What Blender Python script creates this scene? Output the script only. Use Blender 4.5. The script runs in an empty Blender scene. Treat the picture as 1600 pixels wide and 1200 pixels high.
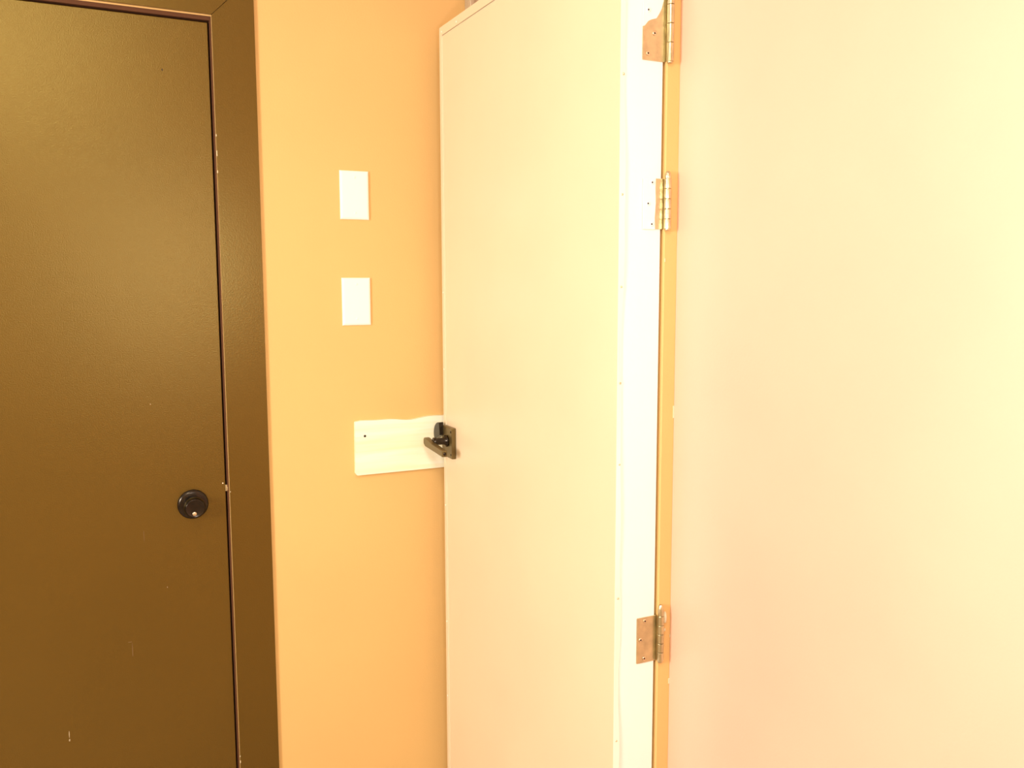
import bpy, bmesh, math, random
from mathutils import Vector, Matrix
random.seed(4)
S = bpy.context.scene
C = S.collection

# ---------------------------------------------------------------- camera
F = 1390.0
CAM = Vector((0, 0, 1.46))
pitch = math.atan(156 / F); yaw = math.radians(26); roll = -math.radians(0.15)
fw = Vector((math.sin(yaw) * math.cos(pitch), math.cos(yaw) * math.cos(pitch), -math.sin(pitch)))
r0 = Vector((math.cos(yaw), -math.sin(yaw), 0)); u0 = r0.cross(fw)
R = r0 * math.cos(roll) + u0 * math.sin(roll)
U = -r0 * math.sin(roll) + u0 * math.cos(roll)
cd = bpy.data.cameras.new('camera'); cam = bpy.data.objects.new('camera', cd); C.objects.link(cam)
cd.sensor_width = 36; cd.lens = F / 1600 * 36; cd.clip_start = 0.02
M = Matrix((R, U, -fw)).transposed().to_4x4(); M.translation = CAM
cam.matrix_world = M
S.camera = cam

# ---------------------------------------------------------------- world, lights, exposure
S.view_settings.view_transform = 'Standard'; S.view_settings.look = 'None'
S.view_settings.gamma = 1; S.view_settings.use_curve_mapping = False
S.view_settings.exposure = 0.09
W = bpy.data.worlds.new('world'); S.world = W; W.use_nodes = True
W.node_tree.nodes['Background'].inputs[0].default_value = (1, 0.93, 0.82, 1)
W.node_tree.nodes['Background'].inputs[1].default_value = 0.3

def area(name, loc, target, sx, sy, power, col):
    l = bpy.data.lights.new(name, 'AREA'); l.shape = 'RECTANGLE'; l.size = sx; l.size_y = sy
    l.energy = power; l.color = col
    o = bpy.data.objects.new(name, l); C.objects.link(o); o.location = loc
    o.rotation_euler = (Vector(target) - Vector(loc)).to_track_quat('-Z', 'Y').to_euler()
    return o
LIGHT_XY = (-0.30, -0.35)
area('ceiling_lamp_light', (LIGHT_XY[0], LIGHT_XY[1], 2.62), (LIGHT_XY[0], LIGHT_XY[1], 0), 0.40, 1.0, 27, (1, 0.90, 0.62))
area('bare_lamp_light', (-1.75, 0.45, 1.58), (0.9, 1.6, 1.20), 0.5, 0.5, 58, (1, 0.95, 0.84))
area('near_fill_light', (0.36, -0.02, 1.54), (0.75, 1.2, 1.44), 0.12, 0.08, 5.0, (1, 0.98, 0.98))  # added fill to the right of the camera, brightens the near surfaces

# ---------------------------------------------------------------- materials
def mat(name, col, rough=0.5, metal=0.0, bump=0.0, bscale=300, var=0.0, vscale=3.0, spec=0.5, coat=0.0, rvar=0.0, tint=None, ior=1.5):
    m = bpy.data.materials.new(name); m.use_nodes = True
    nt = m.node_tree; b = nt.nodes['Principled BSDF']
    b.inputs['Base Color'].default_value = (*col, 1)
    b.inputs['Roughness'].default_value = rough; b.inputs['Metallic'].default_value = metal
    b.inputs['Specular IOR Level'].default_value = spec
    b.inputs['Coat Weight'].default_value = coat; b.inputs['Coat Roughness'].default_value = 0.35
    b.inputs['IOR'].default_value = ior
    if tint: b.inputs['Specular Tint'].default_value = (*tint, 1)
    tc = nt.nodes.new('ShaderNodeTexCoord')
    if var > 0:
        n = nt.nodes.new('ShaderNodeTexNoise'); n.inputs['Scale'].default_value = vscale; n.inputs['Detail'].default_value = 5
        nt.links.new(tc.outputs['Object'], n.inputs['Vector'])
        rp = nt.nodes.new('ShaderNodeValToRGB')
        rp.color_ramp.elements[0].position = 0.3; rp.color_ramp.elements[1].position = 0.7
        rp.color_ramp.elements[0].color = (*[c * (1 - var) for c in col], 1)
        rp.color_ramp.elements[1].color = (*[min(1, c * (1 + var)) for c in col], 1)
        nt.links.new(n.outputs['Fac'], rp.inputs[0]); nt.links.new(rp.outputs[0], b.inputs['Base Color'])
    if rvar > 0:
        n2 = nt.nodes.new('ShaderNodeTexNoise'); n2.inputs['Scale'].default_value = 2.5
        nt.links.new(tc.outputs['Object'], n2.inputs['Vector'])
        mr = nt.nodes.new('ShaderNodeMapRange'); mr.inputs['From Min'].default_value = .3; mr.inputs['From Max'].default_value = .7
        mr.inputs['To Min'].default_value = rough - rvar; mr.inputs['To Max'].default_value = rough + rvar
        nt.links.new(n2.outputs['Fac'], mr.inputs['Value']); nt.links.new(mr.outputs[0], b.inputs['Roughness'])
    if bump > 0:
        n3 = nt.nodes.new('ShaderNodeTexNoise'); n3.inputs['Scale'].default_value = bscale; n3.inputs['Detail'].default_value = 3
        nt.links.new(tc.outputs['Object'], n3.inputs['Vector'])
        bp = nt.nodes.new('ShaderNodeBump'); bp.inputs['Strength'].default_value = bump; bp.inputs['Distance'].default_value = 0.002
        nt.links.new(n3.outputs['Fac'], bp.inputs['Height']); nt.links.new(bp.outputs[0], b.inputs['Normal'])
    return m

def wood(name):
    m = mat(name, (0.86, 0.72, 0.42), 0.6)
    nt = m.node_tree; b = nt.nodes['Principled BSDF']
    tc = nt.nodes.new('ShaderNodeTexCoord'); mp = nt.nodes.new('ShaderNodeMapping')
    mp.inputs['Scale'].default_value = (1.2, 20, 28)
    nt.links.new(tc.outputs['Object'], mp.inputs[0])
    n = nt.nodes.new('ShaderNodeTexNoise'); n.inputs['Scale'].default_value = 2.0; n.inputs['Detail'].default_value = 6; n.inputs['Distortion'].default_value = 0.6
    nt.links.new(mp.outputs[0], n.inputs['Vector'])
    rp = nt.nodes.new('ShaderNodeValToRGB')
    rp.color_ramp.elements[0].position = .3; rp.color_ramp.elements[0].color = (.90, .82, .56, 1)
    rp.color_ramp.elements[1].position = .62; rp.color_ramp.elements[1].color = (.96, .93, .78, 1)
    nt.links.new(n.outputs['Fac'], rp.inputs[0]); nt.links.new(rp.outputs[0], b.inputs['Base Color'])
    return m

MT = dict(
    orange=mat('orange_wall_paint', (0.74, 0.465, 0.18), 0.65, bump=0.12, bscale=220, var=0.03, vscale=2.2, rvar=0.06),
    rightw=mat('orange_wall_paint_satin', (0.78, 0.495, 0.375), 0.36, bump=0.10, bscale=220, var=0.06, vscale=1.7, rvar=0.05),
    brown=mat('brown_semi_gloss_paint', (0.068, 0.032, 0.004), 0.30, bump=0.22, bscale=420, var=0.06, vscale=3.0, spec=1.0, tint=(1, .79, .28), ior=1.62),
    browntrim=mat('brown_trim_paint', (0.068, 0.032, 0.004), 0.30, bump=0.12, bscale=300, spec=0.9, tint=(1, .79, .28), ior=1.62),
    jambred=mat('reddish_brown_jamb_paint', (0.10, 0.040, 0.018), 0.7, spec=0.2),
    tan=mat('tan_sheet_paint', (0.80, 0.66, 0.48), 0.36, bump=0.06, bscale=160, var=0.03, vscale=3),
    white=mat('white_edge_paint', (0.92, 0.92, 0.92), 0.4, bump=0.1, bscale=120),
    plate=mat('white_plastic', (0.92, 0.92, 0.90), 0.35),
    bronze=mat('dark_bronze', (0.028, 0.020, 0.014), 0.22, metal=0.75, spec=0.7),
    bronze2=mat('brown_bronze', (0.17, 0.125, 0.05), 0.38, metal=0.7, spec=0.6),
    nickel=mat('aged_brass', (0.60, 0.54, 0.36), 0.28, metal=1.0, var=0.15, vscale=60),
    cream=mat('cream_lip_paint', (0.90, 0.87, 0.76), 0.45),
    screw=mat('screw_metal', (0.75, 0.62, 0.45), 0.3, metal=1.0),
    dark=mat('dark_recess', (0.03, 0.02, 0.012), 0.8),
    chip=mat('bare_paint_chip', (0.70, 0.60, 0.42), 0.6),
    scuff=mat('pale_scuff', (0.20, 0.12, 0.05), 0.6),
    scuff2=mat('pale_nick', (0.42, 0.33, 0.20), 0.6),
    grey=mat('grey_metal', (0.55, 0.47, 0.36), 0.35, metal=0.3),
    ceil=mat('ceiling_white', (0.85, 0.83, 0.78), 0.8, bump=0.3, bscale=90),
    floor=mat('floor_vinyl', (0.42, 0.33, 0.24), 0.5, var=0.2, vscale=8),
    pale=mat('pale_wall_paint', (0.78, 0.66, 0.46), 0.6, bump=0.1),
    wood=wood('raw_pine'),
)
em = bpy.data.materials.new('lamp_diffuser'); em.use_nodes = True
eb = em.node_tree.nodes['Principled BSDF']; eb.inputs['Base Color'].default_value = (.9, .9, .88, 1)
eb.inputs['Emission Color'].default_value = (1, .95, .86, 1); eb.inputs['Emission Strength'].default_value = 6
MT['lamp'] = em

# ---------------------------------------------------------------- mesh helpers
def box(bm, x0, x1, y0, y1, z0, z1, bev=0.0, seg=2):
    b = bmesh.new()
    vs = [b.verts.new((x, y, z)) for x in (x0, x1) for y in (y0, y1) for z in (z0, z1)]
    for f in ((0, 1, 3, 2), (4, 6, 7, 5), (0, 4, 5, 1), (2, 3, 7, 6), (0, 2, 6, 4), (1, 5, 7, 3)):
        b.faces.new([vs[i] for i in f])
    if bev: bmesh.ops.bevel(b, geom=b.edges[:], offset=bev, segments=seg, profile=0.5, affect='EDGES')
    merge(bm, b); return bm
def merge(bm, b):
    bmesh.ops.recalc_face_normals(b, faces=b.faces[:])
    me = bpy.data.meshes.new('tmp'); b.to_mesh(me); b.free(); bm.from_mesh(me); bpy.data.meshes.remove(me)
def prism(bm, pts, axis, a, b_, bev=0.0):
    """outline in the two axes other than `axis`, extruded from a to b_"""
    b = bmesh.new()
    def co(p, t):
        return {'x': (t, p[0], p[1]), 'y': (p[0], t, p[1]), 'z': (p[0], p[1], t)}[axis]
    v0 = [b.verts.new(co(p, a)) for p in pts]; v1 = [b.verts.new(co(p, b_)) for p in pts]
    b.faces.new(v0); b.faces.new(v1)
    n = len(pts)
    for i in range(n): b.faces.new((v0[i], v0[(i + 1) % n], v1[(i + 1) % n], v1[i]))
    if bev: bmesh.ops.bevel(b, geom=b.edges[:], offset=bev, segments=2, profile=0.5, affect='EDGES')
    merge(bm, b); return bm
def lathe(bm, prof, origin, direction, n=40):
    """prof: (radius, distance) pairs along direction"""
    d = Vector(direction).normalized(); a = d.orthogonal().normalized(); c = d.cross(a); o = Vector(origin)
    b = bmesh.new(); rings = []
    for r, h in prof:
        if r < 1e-6: rings.append([b.verts.new(o + d * h)])
        else: rings.append([b.verts.new(o + d * h + (a * math.cos(2 * math.pi * k / n) + c * math.sin(2 * math.pi * k / n)) * r) for k in range(n)])
    for p, q in zip(rings, rings[1:]):
        for k in range(n):
            k2 = (k + 1) % n
            if len(p) == 1 and len(q) == 1: continue
            if len(p) == 1: b.faces.new((p[0], q[k], q[k2]))
            elif len(q) == 1: b.faces.new((p[k], p[k2], q[0]))
            else: b.faces.new((p[k], p[k2], q[k2], q[k]))
    merge(bm, b); return bm
def obj(name, bm, m, parent=None, smooth=False, kind=None, label=None):
    me = bpy.data.meshes.new(name)
    if smooth:
        for f in bm.faces: f.smooth = True
    bm.to_mesh(me); bm.free(); me.materials.append(MT[m] if isinstance(m, str) else m)
    o = bpy.data.objects.new(name, me); C.objects.link(o)
    if smooth:
        md = o.modifiers.new('weighted', 'WEIGHTED_NORMAL')
        for e in me.edges: pass
        try: me.set_sharp_from_angle(angle=math.radians(35))
        except Exception: pass
    if parent is not None:
        o.parent = parent; o.matrix_parent_inverse = parent.matrix_world.inverted()
    if kind: o['kind'] = kind
    if label: o['label'] = label
    return o
def thing(name, label, cat, loc, group=None, kind=None):
    o = bpy.data.objects.new(name, None); C.objects.link(o); o.location = loc; o.empty_display_size = 0.05
    o.matrix_world = Matrix.Translation(Vector(loc))
    o['label'] = label
    if cat: o['category'] = cat
    if group: o['group'] = group
    if kind: o['kind'] = kind
    return o
B = bmesh.new

# ---------------------------------------------------------------- room shell
YW = 2.108          # back wall plane
XR = 0.931          # right wall plane
ZC = 2.70
DX0, DX1, DZ = -0.585, 0.2965, 2.044      # brown door opening
bm = B()
box(bm, -2.6, DX0, YW, YW + .13, 0, ZC); box(bm, DX1, 1.3, YW, YW + .13, 0, ZC); box(bm, DX0, DX1, YW, YW + .13, DZ, ZC)
w = obj('wall_back', bm, 'orange', kind='structure'); w['label'] = 'orange painted wall holding the brown door, plates and board'
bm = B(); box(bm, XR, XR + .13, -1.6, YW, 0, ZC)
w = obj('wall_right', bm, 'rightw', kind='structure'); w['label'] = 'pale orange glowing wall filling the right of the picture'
bm = B(); box(bm, -2.73, -2.6, -1.6, YW + .13, 0, ZC); w = obj('wall_left', bm, 'pale', kind='structure')
bm = B(); box(bm, -2.73, XR + .13, -1.73, -1.6, 0, ZC); w = obj('wall_front', bm, 'pale', kind='structure')
bm = B(); box(bm, -2.73, 1.3, -1.73, YW + .13, -.1, 0); obj('floor', bm, 'floor', kind='structure')
bm = B(); box(bm, -2.73, 1.3, -1.73, YW + .13, ZC, ZC + .1); obj('ceiling', bm, 'ceil', kind='structure')

# corner trim behind the tan door, seen just above its top
bm = B(); box(bm, .900, .9305, YW - .030, YW - .0002, 0, ZC - .001, .003); box(bm, .900, .912, YW - .036, YW - .028, 0, ZC - .001, .002)
t = obj('trim_1', bm, 'grey', kind='structure'); t['label'] = 'grey metal corner trim glimpsed above the open tan door'

# hinge-side jamb board of the tan door
bm = B(); box(bm, .9045, XR + .0005, 1.262, 1.40, 0, 2.10, .0015)
t = obj('trim_2', bm, 'orange', kind='structure'); t['label'] = 'narrow orange jamb strip between hinges and right wall'
ch = B()
for z, dx, h in ((1.605, .9065, .030), (1.57, .9075, .012), (1.50, .9055, .006)):
    box(ch, dx, dx + .0016, 1.2611, 1.2622, z - h / 2, z + h / 2, .0003)
obj('paint_chip', ch, 'chip', t, label='bare pale chips along the jamb edge')
ch = B()
for z, dx, h in ((1.237, .9285, .022), (.83, .9295, .006), (.745, .9285, .010)):
    box(ch, dx, dx + .003, 1.2609, 1.2622, z - h / 2, z + h / 2, .0004)
obj('paint_chip', ch, 'chip', t, label='bare pale chips where the jamb meets the wall')

# ---------------------------------------------------------------- brown door and its frame
d1 = thing('door_1', 'dark brown painted flush door with round dark knob in the orange wall', None, (-.15, YW, 0), kind='structure')
sl = B(); box(sl, DX0 + .008, .2900, YW + .004, YW + .044, .008, 2.0315, .0015)
slab = obj('door_slab', sl, 'brown', d1)
# lining
ln = B()
box(ln, DX1 - .0035, DX1 - .0002, YW - .001, YW + .125, 0, DZ - .0005)
box(ln, DX0 + .0002, DX0 + .004, YW - .001, YW + .125, 0, DZ - .0005)
box(ln, DX0 + .004, DX1 - .0035, YW - .001, YW + .125, DZ - .009, DZ - .0005)
obj('jamb', ln, 'jambred', d1)
st = B()
box(st, DX1 - .03, DX1 - .0037, YW + .046, YW + .09, 0, DZ - .01); box(st, DX0 + .0042, DX0 + .03, YW + .046, YW + .09, 0, DZ - .01)
box(st, DX0 + .03, DX1 - .03, YW + .046, YW + .09, DZ - .04, DZ - .01)
box(st, DX0 + .03, DX1 - .03, YW + .09, YW + .10, 0, DZ - .04)
obj('door_stop', st, 'dark', d1)
# casing with mitred corners
ci, co, zi, zo = .2980, .3885, 2.0465, 2.1370
ci0, co0 = DX0 - .0015, DX0 - .091
def casing(pts):
    b = B(); prism(b, pts, 'y', YW - .0075, YW - .0003, .0005); return b
obj('casing', casing([(ci, 0.0), (co, 0.0), (co, zo), (ci, zi)]), 'browntrim', d1)
obj('casing', casing([(ci0, 0.0), (ci0, zi), (co0, zo), (co0, 0.0)]), 'browntrim', d1)
obj('casing', casing([(ci - .0006, zi + .0006), (co - .0006, zo + .0006), (co0, zo + .0006), (ci0, zi + .0006)]), 'browntrim', d1)
# knob: rose, neck, drum with dished front and a keyway
kx, kz, ky = .2165, .962, YW + .004
kn = B(); lathe(kn, [(.0, 0), (.0335, 0), (.0340, .003), (.0325, .0065), (.027, .009), (.0, .009)], (kx, ky, kz), (0, -1, 0))
rose = obj('knob_rose', kn, 'bronze', d1, smooth=True)
kn = B(); lathe(kn, [(.0, .006), (.014, .006), (.0125, .012), (.0125, .018), (.0185, .0225), (.0228, .028), (.0240, .036), (.0232, .043),
                     (.0205, .0475), (.0190, .0482), (.0182, .0468), (.010, .0462), (0, .0462)], (kx, ky, kz), (0, -1, 0))
knob = obj('knob', kn, 'bronze', d1, smooth=True)
kn = B(); lathe(kn, [(0, .046), (.0048, .046), (.0048, .0485), (.0038, .0495), (0, .0495)], (kx - .002, ky, kz - .0120), (0, -1, 0), 16)
obj('knob_button', kn, 'screw', knob, smooth=True, label='small bright metal button at the foot of the knob')
# latch and strike lip in the gap
bm = B(); box(bm, .2885, .2952, YW - .0005, YW + .006, .985, 1.000, .0008); box(bm, .2900, .2945, YW - .0015, YW + .001, .988, .995, .0005)
obj('latch', bm, 'nickel', d1, label='small brass latch tongue in the gap')
bm = B()
for x, z, r in ((.2840, 1.0035, .0018), (.2985, .984, .0012)):
    lathe(bm, [(0, 0), (r, 0), (r * .8, .0006), (0, .0008)], (x, YW + .0042 if x < .29 else YW - .0073, z), (0, -1, 0), 10)
obj('paint_chip', bm, 'chip', slab, label='pale chips beside the latch')
bm = B()
def dab(bm, x, z, w, h, y):
    pts = []
    for k in range(10):
        a = 2 * math.pi * k / 10; q = random.uniform(.75, 1.1)
        pts.append((x + math.cos(a) * w / 2 * q, z + math.sin(a) * h / 2 * q))
    prism(bm, pts, 'y', y, y + .0008)
yf = YW + .0036
for x, z, w_, h in ((-.0625, .459, .0035, .006), (-.0625, .473, .0018, .018), (.1365, 1.197, .0018, .003), (.154, .775, .0015, .003)):
    dab(bm, x, z, w_, h, yf)
obj('scuff_mark', bm, 'scuff2', slab, label='tiny pale nicks in the brown paint')
bm = B()
for x, z, w_, h in ((.0745, .640, .0014, .040), (.070, .660, .009, .0014), (.110, .90, .001, .03)):
    dab(bm, x, z, w_, h, yf)
obj('scuff_mark', bm, 'scuff', slab, label='faint scratches on the lower brown door')
bm = B(); dab(bm, .1925, 1.922, .0035, .005, yf)
obj('nail_hole', bm, 'dark', slab, label='small dark hole near the top of the door')
bm = B()
for z, h in ((1.789, .005), (1.75, .012), (1.71, .006), (.324, .006), (.338, .003)):
    box(bm, .2966, .2984, YW - .0082, YW - .0072, z - h / 2, z + h / 2, .0002)
obj('paint_chip', bm, 'chip', d1, label='pale chips along the inner casing edge')

# ---------------------------------------------------------------- tan open door, on edge to the camera
DF, DB, Y0, Y1, ZB, ZT = .8161, .8990, 1.2658, 2.060, .012, 2.069
d2 = thing('door_2', 'thick pale tan door standing open, nailed sheet face and white hinge edge', None, ((DF + DB) / 2, Y0, 0), kind='structure')
bm = B(); box(bm, DF + .0022, DB, Y0 + .0005, Y1 - .001, ZB, ZT - .002, .001)
obj('door_core', bm, 'white', d2, label='white painted hinge edge of the open door')
bm = B(); box(bm, DF, DF + .0021, Y0 + .001, Y1 - .0125, ZB, ZT - .0215, .0004)
face = obj('face_sheet', bm, 'tan', d2)
bm = B()
prism(bm, [(Y1 - .0125, ZB), (Y1 + .0012, ZB), (Y1 + .0012, ZT), (Y1 - .0125, ZT - .018)], 'x', DF - .0022, DF + .0020, .0005)
obj('edge_trim', bm, 'tan', d2, label='narrow tan strip down the free edge')
bm = B()
prism(bm, [(Y0 + .001, ZT - .0200), (Y1 - .0130, ZT - .0200), (Y1 - .0005, ZT), (Y0 + .001, ZT)], 'x', DF - .0022, DF + .0020, .0005)
obj('edge_trim', bm, 'tan', d2, label='tan strip across the top of the open door')
# sheet wrapped round the hinge corner, its free lip wavy
bm = B()
b = bmesh.new()
N = 90
pa, pb = [], []
for i in range(N + 1):
    z = ZB + (ZT - ZB) * i / N
    wv = .0075 + .0012 * math.sin(z * 9) + .0007 * math.sin(z * 31)
    if z < .95: wv += .0022 * (0.95 - z) / .5 + .0016 * math.sin(z * 23)
    if z > 1.45: wv += .001
    pa.append((DF - .0004, z)); pb.append((DF + wv, z))
pts = pa + pb[::-1]
for (y, off) in ((Y0 - .0010, 0), (Y0 + .0006, 0)):
    pass
va = [b.verts.new((p[0], Y0 - .0008 - (.0006 * (1 + math.sin(p[1] * 17)) if 0 else 0), p[1])) for p in pa]
vb = [b.verts.new((p[0], Y0 - .0008 - .0008 * (1 + math.sin(p[1] * 13)), p[1])) for p in pb]
va2 = [b.verts.new((p[0], Y0 + .0012, p[1])) for p in pa]
vb2 = [b.verts.new((p[0], Y0 + .0010, p[1])) for p in pb]
for i in range(N):
    b.faces.new((va[i], vb[i], vb[i + 1], va[i + 1])); b.faces.new((va2[i], va2[i + 1], vb2[i + 1], vb2[i]))
    b.faces.new((va[i], va[i + 1], va2[i + 1], va2[i])); b.faces.new((vb[i], vb2[i], vb2[i + 1], vb[i + 1]))
b.faces.new((va[0], va2[0], vb2[0], vb[0])); b.faces.new((va[N], vb[N], vb2[N], va2[N]))
merge(bm, b)
obj('corner_lip', bm, 'cream', d2, label='wavy lip of the tan sheet folded round the hinge corner')
# nails: hinge-corner lip, free edge strip, top strip
def nail(p, d, r=.0026):
    bm = B(); lathe(bm, [(0, 0), (r, 0), (r * .9, .0009), (r * .5, .0015), (0, .0017)], p, d, 14)
    return bm
for z in (1.800, 1.607, 1.455, 1.293, 1.153, .916, .655):
    obj('nail', nail((DF + .0045, Y0 - .0010, z), (0, -1, 0), .0020), 'screw', d2, smooth=True)
for z in (1.44, 1.25, 1.06, .905, .60, .40):
    obj('nail', nail((DF - .0020, Y1 - .006, z), (-1, 0, 0), .0022), 'cream', d2, smooth=True)
for y in (2.045, 1.955, 1.72, 1.50):
    obj('nail', nail((DF - .0020, y, ZT - .0125), (-1, 0, 0), .0024), 'cream', d2, smooth=True)

# lever set
hy, hz = 2.016, 1.0765
XF = DF - .0115
h = thing('lever_handle', 'dark square-plate lever handle at free edge of the open tan door', None, (DF, hy, hz))
del h['label']; h.parent = d2; h.matrix_parent_inverse = d2.matrix_world.inverted()
bm = B(); box(bm, XF, DF - .0002, 1.9845, 2.0500, 1.0350, 1.1115, .0022)
rp = obj('backplate', bm, 'bronze2', h)
for z in (1.045, 1.1015):
    bm = B(); lathe(bm, [(0, 0), (.0028, 0), (.0022, .0008), (0, .001)], (XF, 1.992, z), (-1, 0, 0), 14)
    obj('screw', bm, 'bronze', h, smooth=True)
bm = B(); lathe(bm, [(0, 0), (.0145, 0), (.0145, .004), (.0105, .007), (.0085, .010), (.0085, .026), (.0105, .030), (.0105, .036), (.0, .036)], (XF, hy, hz), (-1, 0, 0), 32)
obj('spindle_neck', bm, 'bronze', h, smooth=True)
bm = B(); prism(bm, [(1.932, 1.0535), (1.932, 1.0690), (2.000, 1.0735), (2.045, 1.0830), (2.056, 1.0825), (2.060, 1.0770), (2.060, 1.0670), (2.050, 1.0610)], 'x', XF - .046, XF - .033, .002)
obj('lever', bm, 'bronze2', h)
bm = B(); lathe(bm, [(0, 0), (.0042, 0), (.0036, .0008), (0, .001)], (XF - .0395, 1.932, 1.0612), (0, -1, 0), 16)
obj('lever_screw', bm, 'bronze', h, smooth=True)
pts = [(2.040, 1.088)]
for k in range(0, 25):
    a = math.radians(-30 + 120 * k / 24)
    pts.append((2.044 + .036 * math.cos(a), 1.088 + .031 * math.sin(a)))
bm = B(); prism(bm, pts, 'x', DF - .0215, XF + .002, .0008)
obj('latch_guard', bm, 'bronze', h, label='dark rounded guard beside the backplate')

# ---------------------------------------------------------------- hinges (parts of the open door)
def hinge(z0, z1, rows, xl, pin_top=.006, mat_='nickel', paint=None, bare=lambda x, z: True):
    hg = thing('hinge', 'x', None, (.9062, Y0, z0)); del hg['label']
    hg.parent = d2; hg.matrix_parent_inverse = d2.matrix_world.inverted()
    bm = B()
    r = .0009
    prism(bm, [(xl + r, z0), (.9030, z0), (.9030, z1), (xl + r, z1), (xl, z1 - r), (xl, z0 + r)], 'y', Y0 - .0016, Y0 + .0004, .0003)
    lf = obj('leaf', bm, mat_, hg)
    if paint:  # paint gives the outline of a flat white layer on the leaf
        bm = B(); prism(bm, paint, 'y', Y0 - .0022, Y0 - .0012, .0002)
        obj('white_layer', bm, 'white', hg, label='white layer over part of the leaf')
    for (x, z) in rows:
        y = Y0 - (.0021 if paint and not bare(x, z) else .0016)
        bm = B(); lathe(bm, [(0, .0002), (.0014, .0004), (.0020, .0014), (.0038, .0010), (.0040, 0), (0, -.0005)], (x, y, z), (0, -1, 0), 18)
        k = len(bm.faces); lathe(bm, [(0, .0003), (.0015, .0003), (.0015, .0010), (0, .0010)], (x, y, z), (0, -1, 0), 12)
        s_ = obj('screw', bm, 'white' if paint and not bare(x, z) else 'screw', hg, smooth=True)
        s_.data.materials.append(MT['dark'])
        for i, f in enumerate(s_.data.polygons):
            if i >= k: f.material_index = 1
    bm = B(); box(bm, .9090, .9150, 1.2592, 1.2618, z0 + .001, z1 - .001, .0006)
    obj('jamb_leaf', bm, 'orange', hg, label='paint-covered hinge leaf on the jamb')
    n = 5; L = (z1 - z0)
    for k in range(n):
        a = z0 + L * k / n + .0004; c = z0 + L * (k + 1) / n - .0004
        bm = B(); lathe(bm, [(0, 0), (.0054, 0), (.0060, .0006), (.0060, c - a - .0006), (.0054, c - a), (0, c - a)], (.9068, 1.2575, a), (0, 0, 1), 24)
        obj('knuckle', bm, mat_, hg, smooth=True)
    bm = B(); lathe(bm, [(0, -.0030), (.0040, -.0026), (.0048, 0), (.0034, .0004), (.0034, L), (.0052, L + .0004), (.0052, L + pin_top * .6), (.003, L + pin_top), (0, L + pin_top)], (.9068, 1.2575, z0), (0, 0, 1), 20)
    obj('pin', bm, mat_, hg, smooth=True)
    return hg
zt0, zt1 = 1.8265, 1.9785
layer_outline = [(.8562, 1.8790), (.8600, 1.8805), (.8665, 1.8885), (.8730, 1.8915), (.8830, 1.8945), (.8880, 1.9020), (.8930, 1.9110),
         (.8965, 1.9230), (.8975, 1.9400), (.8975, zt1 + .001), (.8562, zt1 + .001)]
hinge(zt0, zt1, [(.8675, 1.8375), (.8800, 1.8705), (.8665, 1.9060), (.8790, 1.9390), (.8665, 1.9690)], .8570, paint=layer_outline, bare=lambda x, z: z < 1.89)
hinge(1.5520, 1.6360, [(.8790, 1.6290), (.8710, 1.5940), (.8790, 1.5600)], .8615, pin_top=.012,
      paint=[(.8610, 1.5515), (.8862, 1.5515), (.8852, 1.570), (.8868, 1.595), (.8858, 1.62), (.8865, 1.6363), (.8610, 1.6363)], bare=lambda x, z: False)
h3 = hinge(.7890, .8725, [(.8775, .8655), (.8690, .8320), (.8770, .7965)], .8610, pin_top=.020)
bm = B()
lathe(bm, [(0, 0), (.0028, .0015), (.0034, .006), (.0036, .012), (.0026, .018), (.0012, .021), (0, .0215)], (.9150, 1.2570, .858), (0.02, 0, 1), 14)
lathe(bm, [(0, 0), (.0018, .001), (.0020, .004), (0, .007)], (.9135, 1.2560, .843), (0.3, 0, 1), 10)
obj('paint_drip', bm, 'chip', h3, smooth=True, label='white blob of dried paint on the lowest hinge')

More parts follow.
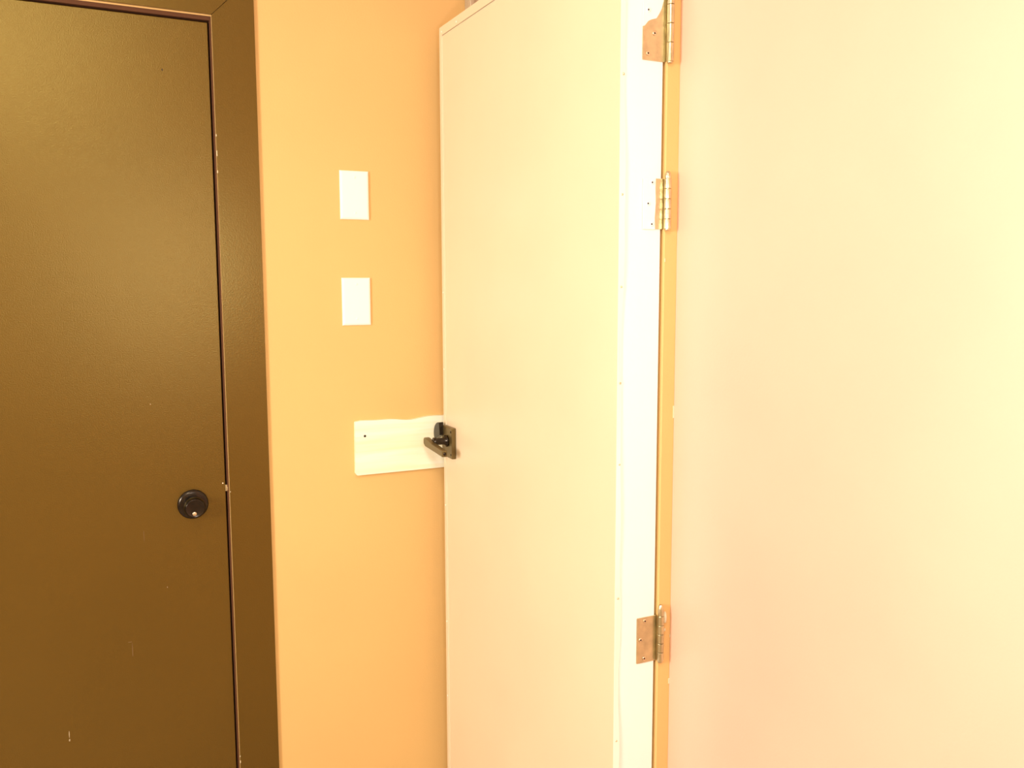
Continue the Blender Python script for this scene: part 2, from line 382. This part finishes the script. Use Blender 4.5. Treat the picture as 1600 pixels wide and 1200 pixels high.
# ---------------------------------------------------------------- blank wall plates
def wall_plate(x0, zb, label):
    t = thing('wall_plate', label, 'wall plate', (x0 + .035, YW, zb), group='white plates on the orange wall')
    b = bmesh.new()
    x1, z1 = x0 + .0700, zb + .1143
    def ring(i, y): return [b.verts.new(v) for v in ((x0 + i, y, zb + i), (x1 - i, y, zb + i), (x1 - i, y, z1 - i), (x0 + i, y, z1 - i))]
    rs = [ring(0, YW), ring(0, YW - .003), ring(.0015, YW - .0050), ring(.005, YW - .0062)]
    for p, q in zip(rs, rs[1:]):
        for k in range(4): b.faces.new((p[k], p[(k + 1) % 4], q[(k + 1) % 4], q[k]))
    b.faces.new(rs[-1]); b.faces.new(rs[0][::-1])
    bm = B(); merge(bm, b); obj('cover', bm, 'plate', t)
    for dz in (.0155, .0988):
        bm = B(); lathe(bm, [(0, 0), (.0032, 0), (.0030, .0006), (0, .0009)], (x0 + .035, YW - .0060, zb + dz), (0, -1, 0), 16)
        obj('screw', bm, 'plate', t, smooth=True)
wall_plate(.5748, 1.6145, 'upper of the two blank white plates on the orange wall')
wall_plate(.5740, 1.3620, 'lower of the two blank white plates, between the other plate and board')

# ---------------------------------------------------------------- pine board nailed behind the handle
t = thing('wooden_board', 'pale raw pine board fixed on the orange wall behind the lever handle', 'board', (.60, YW, .993))
top = [(.8960, 1.1285)]
for k in range(24):
    x = .8960 - (.8960 - .6000) * (k + 1) / 25
    top.append((x, 1.1285 - .0052 * math.exp(-((x - .735) / .045) ** 2) - .0008 * math.sin(x * 70) + .0010 * math.exp(-((x - .80) / .03) ** 2)))
pts = [(.5990, .9935), (.8960, .9935)] + top + [(.5985, 1.1270), (.5965, 1.1245), (.5962, 1.05), (.5955, .9990)]
bm = B(); prism(bm, pts, 'y', YW - .0130, YW - .0002, .0008)
obj('plank', bm, 'wood', t)
bm = B(); lathe(bm, [(0, 0), (.0033, 0), (.0030, .0006), (0, .0004)], (.6200, YW - .0128, 1.0905), (0, -1, 0), 14)
obj('nail', bm, 'dark', t, smooth=True, label='dark nail head near the left end')

# ---------------------------------------------------------------- ceiling lamp above (out of the picture, lights the place)
t = thing('ceiling_light', 'rectangular white ceiling light panel overhead', 'ceiling light', (LIGHT_XY[0], LIGHT_XY[1], ZC))
bm = B(); x, y = LIGHT_XY
for a in ((x - .31, x - .285, y - .59, y + .59), (x + .285, x + .31, y - .59, y + .59), (x - .285, x + .285, y - .59, y - .565), (x - .285, x + .285, y + .565, y + .59)):
    box(bm, *a, ZC - .055, ZC)
obj('frame', bm, 'ceil', t)
bm = B(); box(bm, x - .284, x + .284, y - .564, y + .564, ZC - .03, ZC - .01); obj('diffuser', bm, 'lamp', t)
